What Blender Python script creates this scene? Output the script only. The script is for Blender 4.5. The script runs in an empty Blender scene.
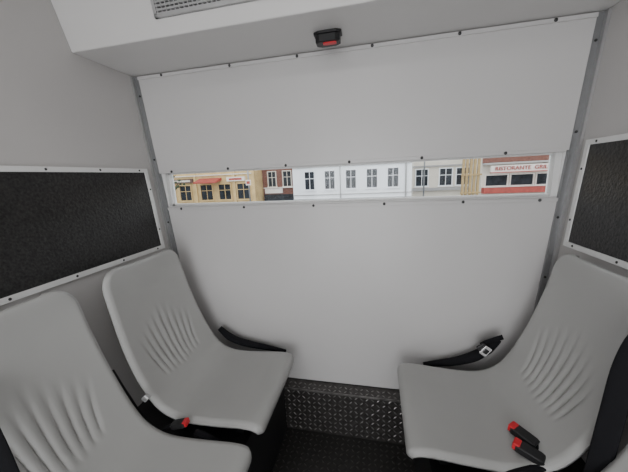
import bpy, math, random
from mathutils import Vector, Matrix
random.seed(4)
ZOFF = 1.33   # everything is modelled relative to eye height, then lifted so that floor = 0
scene = bpy.context.scene

# ------------------------------------------------------------------ materials
def mat(name, col, rough=0.5, metal=0.0, noise=0.0, nscale=40, bump=0.0, bscale=200, spec=0.5):
    m = bpy.data.materials.new(name); m.use_nodes = True
    nt = m.node_tree; b = nt.nodes['Principled BSDF']
    b.inputs['Base Color'].default_value = (*col, 1)
    b.inputs['Roughness'].default_value = rough
    b.inputs['Metallic'].default_value = metal
    b.inputs['Specular IOR Level'].default_value = spec
    tc = nt.nodes.new('ShaderNodeTexCoord')
    n = nt.nodes.new('ShaderNodeTexNoise'); n.inputs['Scale'].default_value = nscale
    n.inputs['Detail'].default_value = 4
    nt.links.new(tc.outputs['Object'], n.inputs['Vector'])
    r = nt.nodes.new('ShaderNodeValToRGB')
    r.color_ramp.elements[0].position = .3; r.color_ramp.elements[1].position = .7
    r.color_ramp.elements[0].color = (*[c*max(0, 1-noise) for c in col], 1)
    r.color_ramp.elements[1].color = (*[min(1, c*(1+noise)) for c in col], 1)
    nt.links.new(n.outputs['Fac'], r.inputs['Fac'])
    nt.links.new(r.outputs['Color'], b.inputs['Base Color'])
    if bump > 0:
        n2 = nt.nodes.new('ShaderNodeTexNoise'); n2.inputs['Scale'].default_value = bscale
        nt.links.new(tc.outputs['Object'], n2.inputs['Vector'])
        bp = nt.nodes.new('ShaderNodeBump'); bp.inputs['Strength'].default_value = bump
        bp.inputs['Distance'].default_value = .002
        nt.links.new(n2.outputs['Fac'], bp.inputs['Height'])
        nt.links.new(bp.outputs['Normal'], b.inputs['Normal'])
    return m

M = {}
M['wall'] = mat('wall_laminate', (.56, .55, .545), .34, noise=.015, nscale=3, bump=.05, bscale=300)
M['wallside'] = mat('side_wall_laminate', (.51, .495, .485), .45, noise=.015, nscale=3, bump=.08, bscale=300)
M['soffit'] = mat('soffit_paint', (.64, .63, .62), .4, noise=.01, nscale=4)
M['alu'] = mat('aluminium', (.45, .45, .45), .38, .6, noise=.05, nscale=30)
M['frame'] = mat('white_frame', (.74, .74, .73), .4, noise=.02)
M['post'] = mat('post_grey', (.26, .265, .27), .35, .5, noise=.04)
M['screw'] = mat('screw', (.05, .05, .05), .4, .6)
M['seat'] = mat('seat_plastic', (.385, .385, .375), .34, noise=.02, nscale=6, bump=.12, bscale=500)
M['black'] = mat('black_plastic', (.012, .012, .013), .45)
M['webbing'] = mat('belt_webbing', (.008, .008, .010), .8, bump=.5, bscale=800, spec=.2)
M['red'] = mat('red_button', (.65, .02, .03), .35)
M['steel'] = mat('steel', (.75, .75, .75), .25, .9)
M['panel'] = mat('black_textured_panel', (.014, .0135, .013), .42, noise=1.0, nscale=120, bump=1.0, bscale=95)
M['floor'] = mat('floor_tread', (.028, .027, .026), .35, .3, noise=.2, nscale=60)
M['tread'] = mat('tread_plate', (.085, .08, .077), .30, .7, noise=.3, nscale=40)
M['treadhi'] = mat('tread_lozenge_worn', (.27, .26, .25), .28, .8, noise=.4, nscale=30)
M['grille'] = mat('grille_grey', (.36, .36, .36), .45, .3)
M['ochre'] = mat('ochre_render', (.58, .41, .19), .8, noise=.15, nscale=2)
M['cream'] = mat('cream_render', (.70, .64, .55), .8, noise=.05, nscale=2)
M['white'] = mat('white_render', (.88, .89, .91), .8, noise=.02, nscale=2)
M['brick'] = mat('brick', (.17, .07, .05), .85, noise=.3, nscale=9)
M['awning'] = mat('red_awning', (.36, .06, .045), .7, noise=.2, nscale=5)
M['glassdark'] = mat('window_glass_dark', (.018, .022, .028), .5, noise=.7, nscale=3, spec=.12)
M['roof'] = mat('roof_tile', (.12, .065, .05), .8, noise=.2, nscale=5)
M['asphalt'] = mat('asphalt', (.16, .16, .165), .9, noise=.15, nscale=8)
M['wood'] = mat('timber', (.38, .26, .11), .7, noise=.2, nscale=12)
M['leaf'] = mat('foliage', (.05, .08, .035), .9, noise=.5, nscale=6)
M['bark'] = mat('bark', (.05, .04, .03), .9, noise=.3, nscale=20)
M['signw'] = mat('sign_white', (.78, .72, .66), .5, noise=.06, nscale=6)
M['stone'] = mat('stone_grey', (.36, .35, .34), .8, noise=.1, nscale=6)
# window glass
g = bpy.data.materials.new('window_glass'); g.use_nodes = True
nt = g.node_tree; nt.nodes.clear()
o = nt.nodes.new('ShaderNodeOutputMaterial'); mx = nt.nodes.new('ShaderNodeMixShader')
tr = nt.nodes.new('ShaderNodeBsdfTransparent'); gl = nt.nodes.new('ShaderNodeBsdfGlossy')
fr = nt.nodes.new('ShaderNodeFresnel'); fr.inputs['IOR'].default_value = 1.35
tr.inputs['Color'].default_value = (.93, .95, .95, 1); gl.inputs['Roughness'].default_value = .02
nt.links.new(fr.outputs[0], mx.inputs[0]); nt.links.new(tr.outputs[0], mx.inputs[1])
nt.links.new(gl.outputs[0], mx.inputs[2]); nt.links.new(mx.outputs[0], o.inputs[0])
M['glass'] = g

# ------------------------------------------------------------------ mesh builder
class B:
    def __init__(s): s.v = []; s.f = []; s.m = []; s.sm = []; s.names = []
    def mi(s, k):
        if k not in s.names: s.names.append(k)
        return s.names.index(k)
    def add(s, vs, fs, k, smooth=False):
        o = len(s.v); s.v += [tuple(v) for v in vs]; i = s.mi(k)
        for f in fs: s.f.append([o+a for a in f]); s.m.append(i); s.sm.append(smooth)
    def hexa(s, p, k):   # p: 4 bottom (ccw), 4 top
        s.add(p, [(3, 2, 1, 0), (4, 5, 6, 7), (0, 1, 5, 4), (1, 2, 6, 5), (2, 3, 7, 6), (3, 0, 4, 7)], k)
    def box(s, x0, x1, y0, y1, z0, z1, k):
        s.hexa([(x0, y0, z0), (x1, y0, z0), (x1, y1, z0), (x0, y1, z0), (x0, y0, z1), (x1, y0, z1), (x1, y1, z1), (x0, y1, z1)], k)
    def obox(s, c, ax, ay, az, k, bev=0.0):
        c = Vector(c); ax = Vector(ax); ay = Vector(ay); az = Vector(az)
        b = bev
        out = [(-1+b, -1), (1-b, -1), (1, -1+b), (1, 1-b), (1-b, 1), (-1+b, 1), (-1, 1-b), (-1, -1+b)] if b > 0 else [(-1, -1), (1, -1), (1, 1), (-1, 1)]
        n = len(out); vs = []
        rings = [(-1, .88), (-.8, 1), (.8, 1), (1, .88)] if b > 0 else [(-1, 1), (1, 1)]
        for zz, sc in rings:
            for (a, bb) in out: vs.append(c+ax*a*sc+ay*bb*sc+az*zz)
        fs = [tuple(range(n-1, -1, -1)), tuple(range((len(rings)-1)*n, len(rings)*n))]
        for r in range(len(rings)-1):
            for i in range(n):
                j = (i+1) % n; fs.append((r*n+i, r*n+j, (r+1)*n+j, (r+1)*n+i))
        s.add(vs, fs, k)
    def tube(s, path, rads, k, n=12, flat=None):
        path = [Vector(p) for p in path]
        if not isinstance(rads, (list, tuple)): rads = [rads]*len(path)
        if len(path) > 2:   # smooth path
            P = []; R = []
            for i in range(len(path)-1):
                p0 = path[max(i-1, 0)]; p1 = path[i]; p2 = path[i+1]; p3 = path[min(i+2, len(path)-1)]
                for j in range(5):
                    t = j/5
                    P.append(.5*((2*p1)+(-p0+p2)*t+(2*p0-5*p1+4*p2-p3)*t*t+(-p0+3*p1-3*p2+p3)*t**3))
                    R.append(rads[i]*(1-t)+rads[i+1]*t)
            P.append(path[-1]); R.append(rads[-1]); path, rads = P, R
        vs = []; fs = []
        up = Vector(flat[0]) if flat else Vector((0.13, 0.2, .97))
        for i, p in enumerate(path):
            t = (path[min(i+1, len(path)-1)]-path[max(i-1, 0)]).normalized()
            a = t.cross(up)
            if a.length < 1e-3: a = t.cross(Vector((0, 1, 0)))
            a.normalize(); b = a.cross(t).normalized()
            q = flat[1] if flat else 1
            for j in range(n):
                an = 2*math.pi*j/n
                vs.append(p+a*math.cos(an)*rads[i]+b*math.sin(an)*rads[i]*q)
        for i in range(len(path)-1):
            for j in range(n):
                k2 = (j+1) % n; fs.append((i*n+j, i*n+k2, (i+1)*n+k2, (i+1)*n+j))
        fs.append(tuple(range(n-1, -1, -1))); fs.append(tuple(range((len(path)-1)*n, len(path)*n)))
        s.add(vs, fs, k, True)
    def ball(s, c, r, k, nu=10, nv=6):
        vs = []; fs = []
        for i in range(nv+1):
            th = math.pi*i/nv
            for j in range(nu):
                ph = 2*math.pi*j/nu
                vs.append((c[0]+r[0]*math.sin(th)*math.cos(ph), c[1]+r[1]*math.sin(th)*math.sin(ph), c[2]+r[2]*math.cos(th)))
        for i in range(nv):
            for j in range(nu):
                k2 = (j+1) % nu; fs.append((i*nu+j, (i+1)*nu+j, (i+1)*nu+k2, i*nu+k2))
        s.add(vs, fs, k, True)
    def make(s, name, parent=None, bevel=0):
        me = bpy.data.meshes.new(name)
        me.from_pydata(s.v, [], s.f)
        for k in s.names: me.materials.append(M[k])
        me.polygons.foreach_set('material_index', s.m)
        me.polygons.foreach_set('use_smooth', s.sm)
        me.update()
        ob = bpy.data.objects.new(name, me); scene.collection.objects.link(ob)
        if parent: ob.parent = parent
        if bevel:
            md = ob.modifiers.new('bevel', 'BEVEL'); md.width = bevel; md.segments = 2; md.limit_method = 'ANGLE'
        return ob
def empty(name):
    e = bpy.data.objects.new(name, None); scene.collection.objects.link(e); return e

# ------------------------------------------------------------------ room shell
FL = -1.33; CE = .80; YB = 1.30; YR = -1.30
XL = lambda z: -1.102-.083*z
XR = lambda z: .741+.07*z
def sidewall(name, X, sgn):
    b = B(); t = .05*sgn; z0, z1 = FL-.04, CE+.04
    p = []
    for z in (z0, z1):
        a, c = X(z), X(z)+t
        p += [(min(a, c), YR, z), (max(a, c), YR, z), (max(a, c), YB+.045, z), (min(a, c), YB+.045, z)]
    b.hexa(p, 'wallside'); return b.make(name)
sidewall('wall_left', XL, -1); sidewall('wall_right', XR, 1)
b = B(); b.box(XL(FL), XR(FL), YR, YB, FL-.04, FL, 'floor')
def lozenges(b, o, u, v, n, lu, lv, k, pitch=.027):
    o, u, v, n = Vector(o), Vector(u), Vector(v), Vector(n)
    for i in range(int(lu/pitch)):
        for j in range(int(lv/pitch)):
            c = o+u*(i+.5)*pitch+v*(j+.5)*pitch
            d = (u+v).normalized() if (i+j) % 2 else (u-v).normalized(); e = n.cross(d)
            L, W, H = .0115, .0040, .0020
            vs = [c-d*L, c-e*W, c+d*L, c+e*W, c-d*L*.5+n*H, c+d*L*.5+n*H]
            b.add(vs, [(0, 1, 5, 4), (1, 2, 5), (2, 3, 4, 5), (3, 0, 4)], k)
lozenges(b, (-.47, .30, FL), (1, 0, 0), (0, 1, 0), (0, 0, 1), .70, .92, 'tread')
b.make('floor')
b = B()
b.box(XL(CE)-.02, XR(CE)+.02, YR, YB+.045, CE, CE+.04, 'soffit'); b.make('ceiling')
# back wall with slot opening
W0, W1, WZ0, WZ1 = -1.055, .705, -.118, .050
b = B()
def wallstrip(z0, z1, y0, y1, k, xl=None, xr=None):
    p = []
    for z in (z0, z1):
        a = XL(z)+.001 if xl is None else xl; c = XR(z)-.001 if xr is None else xr
        p += [(a, y0, z), (c, y0, z), (c, y1, z), (a, y1, z)]
    b.hexa(p, k)
wallstrip(FL, WZ0, YB, YB+.045, 'wall')
wallstrip(WZ1, CE, YB, YB+.045, 'wall')
wallstrip(WZ0, WZ1, YB, YB+.045, 'frame', None, W0)
wallstrip(WZ0, WZ1, YB, YB+.045, 'frame', W1, None)
# overlay panels
wallstrip(-1.07, -.128, YB-.006, YB, 'wall')
wallstrip(.056, .495, YB-.014, YB, 'wall')
b.make('wall_back')
# rear wall with doorway behind the viewer
b = B()
D0, D1, DT = -.85, .50, .62
for (x0, x1, z0, z1) in ((None, D0, FL, CE), (D1, None, FL, CE), (D0, D1, DT, CE)):
    p = []
    for z in (z0, z1):
        a = XL(z) if x0 is None else x0; c = XR(z) if x1 is None else x1
        p += [(a, YR-.04, z), (c, YR-.04, z), (c, YR, z), (a, YR, z)]
    b.hexa(p, 'wallside')
b.make('wall_rear')
# window
w = empty('window_1')
b = B(); b.box(W0, W1, YB+.030, YB+.035, WZ0, WZ1, 'glass'); b.make('pane', w)
b = B()
b.box(W0, W1, YB+.024, YB+.044, WZ0, WZ0+.010, 'frame'); b.box(W0, W1, YB+.024, YB+.044, WZ1-.006, WZ1, 'frame')
b.box(W0, W0+.012, YB+.024, YB+.044, WZ0, WZ1, 'frame'); b.box(W1-.022, W1, YB+.005, YB+.044, WZ0, WZ1, 'frame')
b.make('frame', w)
# trims
def trim(name, z0, z1, y0, y1, screws, xl, xr, k='wall'):
    b = B(); b.box(xl, xr, y0, y1, z0, z1, k)
    for x in screws: b.ball((x, y0-.001, (z0+z1)/2), (.0065, .004, .0065), 'screw')
    b.make(name, bevel=.0015)
trim('trim_1', .492, .506, YB-.020, YB-.014, [-.98, -.63, -.32, -.01, .31, .62], XL(.5)+.03, XR(.5)-.03)
trim('trim_2', .050, .064, YB-.018, YB-.014, [-1.0, -.69, -.40, -.11, .19, .50], XL(0)+.03, XR(0)-.035)
trim('trim_3', -.138, -.124, YB-.011, YB-.006, [-.98, -.63, -.28, .04, .36, .64], XL(0)+.03, XR(0)-.035)
# corner posts
def post(name, X, s):
    b = B()
    for (w, d, y, k) in ((.030, .016, YB-.016, 'post'), (.010, .032, YB-.032, 'alu')):
        p = []
        for z in (-1.06, .507):
            a, c = X(z), X(z)-s*w
            x0, x1 = min(a, c), max(a, c)
            p += [(x0, y, z), (x1, y, z), (x1, y+d, z), (x0, y+d, z)]
        b.hexa(p, k)
    for z in (-.75, -.45, -.2, .12, .42):
        b.ball((X(z)-s*.02, YB-.017, z), (.005, .004, .005), 'screw')
    b.make(name)
post('trim_4', XL, -1); post('trim_5', XR, 1)
# overhead soffit box
b = B()
p = [(XL(.51), 1.0, .51), (XR(.51), 1.0, .51), (XR(.51), YB, .51), (XL(.51), YB, .51),
     (XL(CE), .945, CE), (XR(CE), .945, CE), (XR(CE), YB, CE), (XL(CE), YB, CE)]
b.hexa(p, 'soffit')
ob = b.make('ceiling_bulkhead', bevel=.004)
# vent grille on the sloping bulkhead face
b = B(); fy = lambda z: 1.0-.1897*(z-.51)
gx0, gx1, gz0, gz1 = -.745, -.335, .562, .70
def facebox(x0, x1, z0, z1, d0, d1, k):
    b.hexa([(x0, fy(z0)-d1, z0), (x1, fy(z0)-d1, z0), (x1, fy(z0)-d0, z0), (x0, fy(z0)-d0, z0),
            (x0, fy(z1)-d1, z1), (x1, fy(z1)-d1, z1), (x1, fy(z1)-d0, z1), (x0, fy(z1)-d0, z1)], k)
facebox(gx0, gx1, gz0, gz1, .0, .002, 'black')
facebox(gx0, gx1, gz0, gz0+.012, .0, .010, 'alu'); facebox(gx0, gx1, gz1-.012, gz1, .0, .010, 'alu')
facebox(gx0, gx0+.012, gz0, gz1, .0, .010, 'alu'); facebox(gx1-.012, gx1, gz0, gz1, .0, .010, 'alu')
for i in range(10):
    z = gz0+.018+i*.0115; facebox(gx0+.012, gx1-.012, z, z+.006, .002, .008, 'grille')
for i in range(1, 24):
    x = gx0+(gx1-gx0)*i/24; facebox(x-.002, x+.002, gz0+.01, gz1-.01, .002, .009, 'grille')
b.make('air_vent_grille')
# red/black button housing on soffit
b = B()
b.obox((-.167, 1.15, .505), (.050, 0, 0), (0, .028, 0), (0, 0, .005), 'black', .35)
b.obox((-.167, 1.15, .487), (.044, 0, 0), (0, .026, 0), (0, 0, .014), 'black', .35)
b.obox((-.160, 1.140, .473), (.024, 0, 0), (0, .010, 0), (0, 0, .004), 'red', .3)
b.make('call_button')
# side black panels
def sidepanel(X, s, y0, y1, z0, z1):
    e = empty('blackboard_panel')
    b = B()
    def pb(ya, yb, za, zb, d, k, d0=.0005):
        p = []
        for z in (za, zb):
            a, c = X(z)-s*d0, X(z)-s*d
            p += [(min(a, c), ya, z), (max(a, c), ya, z), (max(a, c), yb, z), (min(a, c), yb, z)]
        b.hexa(p, k)
    fw = .018
    pb(y0+fw, y1-fw, z0+fw, z1-fw, .008, 'panel'); b.make('board', e); b = B()
    pb(y0, y1, z0, z0+fw, .013, 'frame'); pb(y0, y1, z1-fw, z1, .013, 'frame')
    pb(y0, y0+fw, z0+fw, z1-fw, .013, 'frame'); pb(y1-fw, y1, z0+fw, z1-fw, .013, 'frame')
    y = y0+.08
    while y < y1:
        for z in (z0+fw/2, z1-fw/2): b.ball((X(z)-s*.013, y, z), (.003, .0045, .0045), 'screw')
        y += .2
    for z in (z0+.1, z1-.1): b.ball((X(z)-s*.013, y1-fw/2, z), (.003, .0045, .0045), 'screw')
    b.make('frame', e)
sidepanel(XL, -1, .10, 1.230, -.325, .075)
sidepanel(XR, 1, .10, 1.232, -.300, .085)
# ledge tread plate
b = B()
LY = 1.225
b.box(-.985, .640, LY, YB-.001, FL+.001, -1.075, 'tread')
lozenges(b, (-.62, LY, FL+.005), (1, 0, 0), (0, 0, 1), (0, -1, 0), .95, .25, 'treadhi')
lozenges(b, (-.62, LY, -1.075), (1, 0, 0), (0, 1, 0), (0, 0, 1), .95, .07, 'treadhi')
b.box(-.985, .640, LY-.003, LY, -1.083, -1.074, 'treadhi')
b.make('tread_plate_step')

# ------------------------------------------------------------------ seats
PR = [(.004, -.895), (-.004, -.868), (.010, -.847), (.06, -.841), (.16, -.848), (.26, -.852), (.33, -.843),
      (.385, -.812), (.425, -.757), (.462, -.68), (.496, -.58), (.523, -.47), (.543, -.37), (.552, -.318), (.562, -.306)]
def catmull(P, per=24):
    out = []
    for i in range(len(P)-1):
        p0 = Vector(P[max(i-1, 0)]); p1 = Vector(P[i]); p2 = Vector(P[i+1]); p3 = Vector(P[min(i+2, len(P)-1)])
        for j in range(per):
            t = j/per
            out.append(.5*((2*p1)+(-p0+p2)*t+(2*p0-5*p1+4*p2-p3)*t*t+(-p0+3*p1-3*p2+p3)*t**3))
    out.append(Vector(P[-1])); return out
cm = catmull(PR); acc = [0]
for i in range(1, len(cm)): acc.append(acc[-1]+(cm[i]-cm[i-1]).length)
LT = acc[-1]
import bisect
def prof(s):
    s = max(0, min(LT, s))
    i = min(max(bisect.bisect_left(acc, s), 1), len(acc)-1)
    f = (s-acc[i-1])/(acc[i]-acc[i-1]+1e-9); return cm[i-1].lerp(cm[i], f)
def sstep(a, b_, x):
    t = max(0, min(1, (x-a)/(b_-a))); return t*t*(3-2*t)
def seat(side, x_front, yc):
    e = empty('bus_seat')
    NS, NT = 130, 130; W = .218
    vs = []; fs = []
    for i in range(NS+1):
        s = LT*i/NS
        p = prof(s); q = prof(s+.004)-prof(s-.004); q.normalize()
        n = Vector((-q.y, q.x))     # sitter side normal (u,z)
        w = W-.016*sstep(.55, LT, s)
        for d, r in ((s, .055), (LT-s, .075)):
            if d < r: w -= r-math.sqrt(max(0, r*r-(r-d)**2))
        for j in range(NT+1):
            t = -1+2*j/NT
            back = sstep(.34, .56, s); top = 1-sstep(LT-.14, LT-.01, s)
            h = -(.022*(1-abs(t)**2.2))*back*(.4+.6*top)-.011*(1-t*t)*(1-back)*sstep(.02, .14, s)
            h -= .014*sstep(.92, 1, abs(t))
            # fan of moulded flutes in the lower back
            yy = t*w; fan = yy/(.80+.40*sstep(.44, .80, s))
            k = round(fan/.032)
            off = abs(fan/.032-k)
            if abs(k) <= 4:
                hi = .80-.022*abs(k); lo = .48+.004*abs(k)
                win = sstep(lo, lo+.07, s)*(1-sstep(hi-.20, hi, s))
                h -= .0105*win*max(0, 1-(off/.38)**2)**1.2
            vs.append((x_front+side*(p.x+n.x*h), yc+yy, p.y+n.y*h))
    for i in range(NS):
        for j in range(NT):
            a = i*(NT+1)+j; f = (a, a+1, a+NT+2, a+NT+1)
            fs.append(f if side > 0 else f[::-1])
    b = B(); b.add(vs, fs, 'seat', True)
    shell = b.make('shell', e)
    md = shell.modifiers.new('solid', 'SOLIDIFY'); md.thickness = .009; md.offset = -1
    b = B(); X = lambda u: x_front+side*u
    for dy in (-.13, .13):
        b.tube([(X(.06), yc+dy, -.885), (X(.30), yc+dy, -.885), (X(.42), yc+dy, -.86), (X(.50), yc+dy, -.72), (X(.55), yc+dy, -.55)], .012, 'black')
        b.box(min(X(.10), X(.13)), max(X(.10), X(.13)), yc+dy-.015, yc+dy+.015, -.953, -.88, 'black')
        b.box(min(X(.36), X(.39)), max(X(.36), X(.39)), yc+dy-.015, yc+dy+.015, -.953, -.88, 'black')
    b.make('support_frame', e)
XFL, XFR = -.397, .110
seat(-1, XFL, .972); seat(-1, XFL, .475)
seat(1, XFR, .972); seat(1, XFR, .475)
# bench bases
def bench(side, xf, X):
    b = B(); x0 = xf+side*.07
    xa = X(FL)-side*.002; xb = X(-.955)-side*.002
    z0, z1 = FL+.001, -.955
    if side < 0:
        b.hexa([(xa, .1, z0), (x0, .1, z0), (x0, LY-.006, z0), (xa, LY-.006, z0), (xb, .1, z1), (x0, .1, z1), (x0, LY-.006, z1), (xb, LY-.006, z1)], 'black')
    else:
        b.hexa([(x0, .1, z0), (xa, .1, z0), (xa, LY-.006, z0), (x0, LY-.006, z0), (x0, .1, z1), (xb, .1, z1), (xb, LY-.006, z1), (x0, LY-.006, z1)], 'black')
    Xu = lambda u: xf+side*u
    for y in (.724, 1.215):
        b.tube([(Xu(.10), y, -.925), (Xu(.34), y, -.92), (Xu(.44), y, -.87), (Xu(.50), y, -.77), (Xu(.545), y, -.66)],
               [.016, .018, .02, .02, .016], 'black')
        b.box(min(Xu(.12), Xu(.30)), max(Xu(.12), Xu(.30)), y-.014, y+.014, -.956, -.92, 'black')
    b.make('seat_base_bench')
bench(-1, XFL, XL); bench(1, XFR, XR)

# ------------------------------------------------------------------ seat belts
def buckle(b, c, d, up, s=1.0):
    c = Vector(c); d = Vector(d).normalized(); up = Vector(up).normalized(); a = d.cross(up).normalized(); up = a.cross(d).normalized()
    b.obox(c, a*.017*s, d*.033*s, up*.010*s, 'black', .25)
    b.obox(c+d*.029*s+up*.002*s, a*.0145*s, d*.0085*s, up*.0098*s, 'red', .2)
    b.tube([c-d*.03*s, c-d*.06*s-up*.005, c-d*.10*s-up*.02], .012*s, 'webbing', flat=(up, .3))
b = B(); buckle(b, (.455, .85, -.822), (-.45, .55, .05), (0, 0, 1), 1.1); buckle(b, (.445, .795, -.824), (-.55, .40, .05), (0, 0, 1), 1.1)
b.tube([(.49, .80, -.825), (.46, .765, -.835), (.38, .742, -.855), (.30, .73, -.90)], .014, 'webbing', flat=((0, 0, 1), .3))
b.make('seat_belt')
b = B(); buckle(b, (-.680, .724, -.838), (1, .1, .25), (0, 0, 1), .9)
b.tube([(-.62, .722, -.86), (-.58, .722, -.87), (-.53, .722, -.895), (-.50, .722, -.92)], .013, 'webbing', flat=((0, 0, 1), .35))
b.obox((-.80, .722, -.745), (.010, 0, .010), (0, .008, 0), (.008, 0, -.006), 'alu', .3)
b.make('seat_belt')
# belts lying between far seats and wall
b = B()
b.tube([(.22, 1.245, -.88), (.30, 1.242, -.862), (.37, 1.238, -.84), (.43, 1.235, -.81), (.48, 1.235, -.77), (.52, 1.235, -.72)],
       [.010, .017, .021, .024, .022, .014], 'webbing', flat=((0, 0, 1), .9))
b.obox((.452, 1.205, -.752), (.014, 0, .012), (-.014, 0, .016), (0, .006, 0), 'black', .2)
b.obox((.459, 1.197, -.757), (.013, 0, -.009), (.013, 0, .018), (0, .003, 0), 'steel', .2)
b.obox((.459, 1.193, -.757), (.007, 0, -.005), (.006, 0, .0085), (0, .003, 0), 'black', .2)
b.tube([(.445, 1.212, -.74), (.47, 1.216, -.725), (.53, 1.222, -.70)], .012, 'webbing', flat=((0, 1, 0), .2))
b.make('seat_belt')
b = B()
b.tube([(-.45, 1.245, -.876), (-.53, 1.242, -.864), (-.62, 1.240, -.852), (-.70, 1.238, -.836), (-.76, 1.236, -.81), (-.81, 1.236, -.765)],
       [.008, .014, .018, .020, .020, .014], 'webbing', flat=((0, 0, 1), .9))
b.make('seat_belt')
# webbing running from wall reels past the near seats
b = B()
b.obox((.698, .745, -.335), (.016, 0, 0), (0, .03, 0), (0, 0, .025), 'black', .2)
b.tube([(.680, .740, -.345), (.615, .735, -.39), (.580, .725, -.47), (.563, .715, -.60), (.548, .706, -.76), (.538, .703, -.90)], .023, 'webbing', flat=((-1, -.9, 0), .10))
b.make('seat_belt')
b = B()
b.obox((-1.050, .42, -.37), (.016, 0, 0), (0, .03, 0), (0, 0, .03), 'black', .2)
b.tube([(-1.035, .42, -.38), (-.97, .415, -.415), (-.89, .375, -.49), (-.815, .35, -.58), (-.745, .325, -.69), (-.685, .295, -.80), (-.67, .285, -.835)], .022, 'webbing', flat=((.8, -.5, .5), .10))
b.make('seat_belt')

# ------------------------------------------------------------------ street outside
GZ = -1.95
b = B(); b.box(-60, 60, 3, 60, GZ-.1, GZ, 'asphalt'); b.make('street_ground')
b = B(); b.box(-40, 40, 17.5, 19.0, GZ, GZ+.12, 'stone'); b.make('pavement')
def windows(b, xs, z0, z1, w, y, fk='white', cross=True):
    for x in xs:
        b.box(x-w/2, x+w/2, y-.02, y+.02, z0, z1, 'glassdark')
        for (a, c, d, e) in ((x-w/2-.06, x-w/2, z0, z1), (x+w/2, x+w/2+.06, z0, z1), (x-w/2-.06, x+w/2+.06, z1, z1+.07), (x-w/2-.1, x+w/2+.1, z0-.1, z0)):
            b.box(a, c, y-.09, y+.02, d, e, fk)
        if cross:
            b.box(x-.02, x+.02, y-.05, y, z0, z1, fk); b.box(x-w/2, x+w/2, y-.05, y, z0+(z1-z0)*.6, z0+(z1-z0)*.6+.04, fk)
# white building
b = B(); b.box(-5.78, 2.38, 20, 27, GZ, 5, 'white')
xs = [-4.53, -3.09, -1.62, -.2, 1.18]
windows(b, xs, -.88, .34, .68, 20, 'white'); windows(b, xs, 1.9, 3.3, .7, 20, 'white')
b.box(-5.78, 2.38, 19.9, 20, .62, .72, 'stone'); b.box(-5.78, 2.38, 19.85, 20, GZ, -1.55, 'grille')
b.box(-5.78, 2.38, 19.94, 20, -1.30, -1.25, 'stone')
b.tube([(2.0, 19.92, GZ), (2.0, 19.92, 5)], .05, 'stone'); b.tube([(-2.35, 19.92, GZ), (-2.35, 19.92, 5)], .03, 'stone')
b.box(-5.78, 2.38, 19.7, 27, 5, 5.3, 'roof'); b.make('white_building')
# ochre cafe building
b = B(); b.box(-26, -8.52, 19.5, 27, GZ, 4.5, 'ochre')
windows(b, [-15.6, -14.2, -12.4, -10.9, -9.4, -18, -20], -1.35, -.25, .95, 19.5, 'ochre')
windows(b, [-15, -13, -11, -9.4, -18], 1.0, 2.3, .8, 19.5)
for x in (-16.6, -12.0):
    b.hexa([(x-.9, 18.6, -.12), (x+.9, 18.6, -.12), (x+.9, 19.5, .05), (x-.9, 19.5, .05), (x-.9, 18.6, -.02), (x+.9, 18.6, -.02), (x+.9, 19.5, .24), (x-.9, 19.5, .24)], 'awning')
b.box(-17.5, -8.7, 19.4, 19.5, .42, .50, 'cream'); b.box(-15.2, -13.4, 19.3, 19.5, -.05, .26, 'roof')
b.box(-10.6, -9.2, 19.3, 19.5, -.05, .25, 'signw'); b.box(-10.4, -9.4, 19.28, 19.3, .03, .17, 'awning')
b.box(-15.0, -13.6, 19.28, 19.3, .04, .17, 'cream')
for x in (-16.3, -13.3, -10.1): b.box(x-.1, x+.1, 19.42, 19.5, GZ, 4, 'ochre')
b.box(-26, -8.52, 19.2, 27, 4.5, 4.8, 'roof'); b.make('cafe_building')
# brick building between
b = B(); b.box(-8.48, -5.82, 21, 27, GZ, 4, 'brick'); windows(b, [-7.7, -6.5], -.6, .5, .6, 21, 'cream')
b.box(-8.3, -6.9, 20.85, 21, -1.1, -.75, 'signw'); b.box(-8.4, -6, 20.8, 21, -.72, -.66, 'signw'); b.box(-8.4, -6, 20.9, 21, GZ, -1.2, 'glassdark')
b.box(-8.48, -5.82, 20.8, 27, 4, 4.2, 'roof')
b.make('brick_building')
# pale building + timber
b = B(); b.box(2.42, 6.44, 22, 27, GZ, 4, 'cream'); windows(b, [3.3, 4.9, 6.0], -1.0, .15, .8, 22, 'white'); b.box(2.42, 6.44, 21.85, 22, .32, .42, 'stone')
b.box(2.42, 6.44, 21.8, 22, -1.35, -1.15, 'stone')
b.box(2.42, 6.44, 21.8, 27, 4, 4.2, 'roof'); b.make('pale_building')
b = B()
for x in (4.35, 4.52, 4.70, 4.88, 5.06): b.box(x, x+.11, 16, 16.1, GZ, 2.5, 'wood')
for z in (-1.2, -.3, .6, 1.5): b.box(4.3, 5.25, 15.95, 16.0, z, z+.09, 'wood')
b.make('timber_trellis')
b = B(); b.box(6.55, 24, 20, 27, GZ, 4, 'cream'); b.box(6.55, 24, 19.9, 20, .35, 1.0, 'brick')
b.box(6.55, 24, 19.5, 20, .24, .34, 'stone')
windows(b, [7.4, 8.8, 10.2, 11.6, 13, 15], -1.05, -.42, 1.2, 20, 'signw', False)
b.box(6.8, 14, 19.2, 19.35, -.22, .16, 'signw'); b.box(6.8, 14, 19.1, 19.35, -.27, -.22, 'awning'); b.box(6.6, 24, 19.5, 20, -1.5, -1.16, 'awning'); b.box(6.6, 24, 19.8, 27, 4, 4.2, 'roof')
b.make('corner_shop')
def text(s, x, y, z, size, mk, name):
    c = bpy.data.curves.new(name, 'FONT'); c.body = s; c.size = size; c.extrude = .02
    o = bpy.data.objects.new(name, c); scene.collection.objects.link(o)
    o.location = (x, y, z); o.rotation_euler = (math.pi/2, 0, 0); c.materials.append(M[mk]); return o
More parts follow.
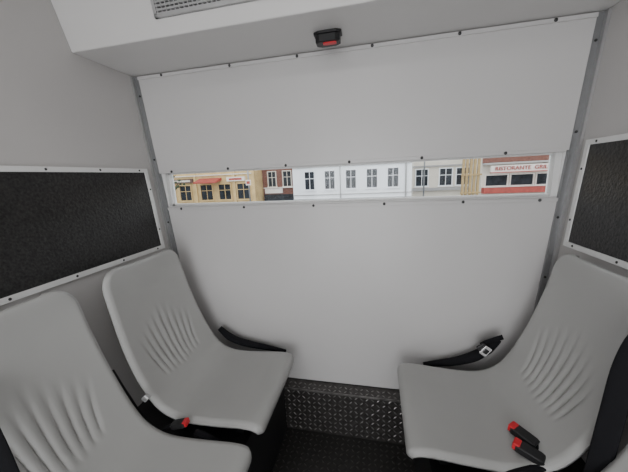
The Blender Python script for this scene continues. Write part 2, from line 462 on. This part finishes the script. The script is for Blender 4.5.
text('RISTORANTE  GRILL  BAR', 7.0, 19.17, -.12, .32, 'awning', 'shop_sign_lettering')
# tree (bare, early spring)
b = B(); b.tube([(-13.4, 17, GZ), (-13.35, 17, -1), (-13.4, 17, 0), (-13.3, 17, 1.6)], [.12, .10, .08, .05], 'bark')
for i in range(16):
    a = random.random()*6.28; z = -.7+random.random()*1.6; r = .5+random.random()*.5
    b.tube([(-13.38, 17, z), (-13.38+r*.5*math.cos(a), 17+r*.5*math.sin(a), z+.3), (-13.38+r*math.cos(a), 17+r*math.sin(a), z+.75)], [.035, .02, .01], 'bark', 6)
for i in range(40):
    a = random.random()*6.28; r = random.random()*.9
    b.ball((-13.4+r*math.cos(a), 17+r*math.sin(a), -.35+random.random()*1.9), (.09, .09, .07), 'leaf', 7, 5)
b.make('street_tree')
b = B(); b.tube([(-6.9, 15, GZ), (-6.9, 15, 1.5)], .04, 'post'); b.box(-7.05, -6.75, 14.93, 14.96, -.30, .0, 'signw'); b.box(-7.0, -6.8, 14.92, 14.93, -.23, -.07, 'awning')
b.make('street_sign')
b = B(); b.tube([(2.2, 14, GZ), (2.2, 14, 3.5)], .035, 'post'); b.ball((2.2, 14, 3.6), (.15, .15, .2), 'signw'); b.make('street_lamp')

# ------------------------------------------------------------------ lift everything to floor = 0
for ob in list(scene.objects):
    if ob.parent is None: ob.location.z += ZOFF

# ------------------------------------------------------------------ lights + world
wd = bpy.data.worlds.new('overcast'); scene.world = wd; wd.use_nodes = True
bg = wd.node_tree.nodes['Background']; bg.inputs[0].default_value = (.93, .96, 1, 1); bg.inputs[1].default_value = 3.0
def area(name, loc, rot, sx, sy, e, col=(1, 1, 1)):
    l = bpy.data.lights.new(name, 'AREA'); l.shape = 'RECTANGLE'; l.size = sx; l.size_y = sy; l.energy = e; l.color = col
    o = bpy.data.objects.new(name, l); scene.collection.objects.link(o); o.location = loc; o.rotation_euler = rot
area('doorway_daylight', (-.17, YR-.06, ZOFF-.3), (math.pi/2, 0, 0), 1.3, 1.8, 15, (1, .975, .955))
area('ceiling_fill', (-.2, .05, ZOFF+CE-.02), (0, 0, 0), .9, .25, 3.2, (1, .975, .95))  # unseen fill lamp added overhead to brighten the interior; no fixture modelled

# ------------------------------------------------------------------ camera
cd = bpy.data.cameras.new('camera'); cam = bpy.data.objects.new('camera', cd); scene.collection.objects.link(cam)
cd.sensor_width = 36; cd.lens = 36*283/628; cd.clip_start = .01
cx = Vector((.9776, .206, -.0448)).normalized(); cz = Vector((.2106, -.9558, .2046)).normalized()
cy = cz.cross(cx).normalized(); cx = cy.cross(cz)
m = Matrix((cx, cy, cz)).transposed().to_4x4(); m.translation = Vector((0, 0, ZOFF))
cam.matrix_world = m; scene.camera = cam
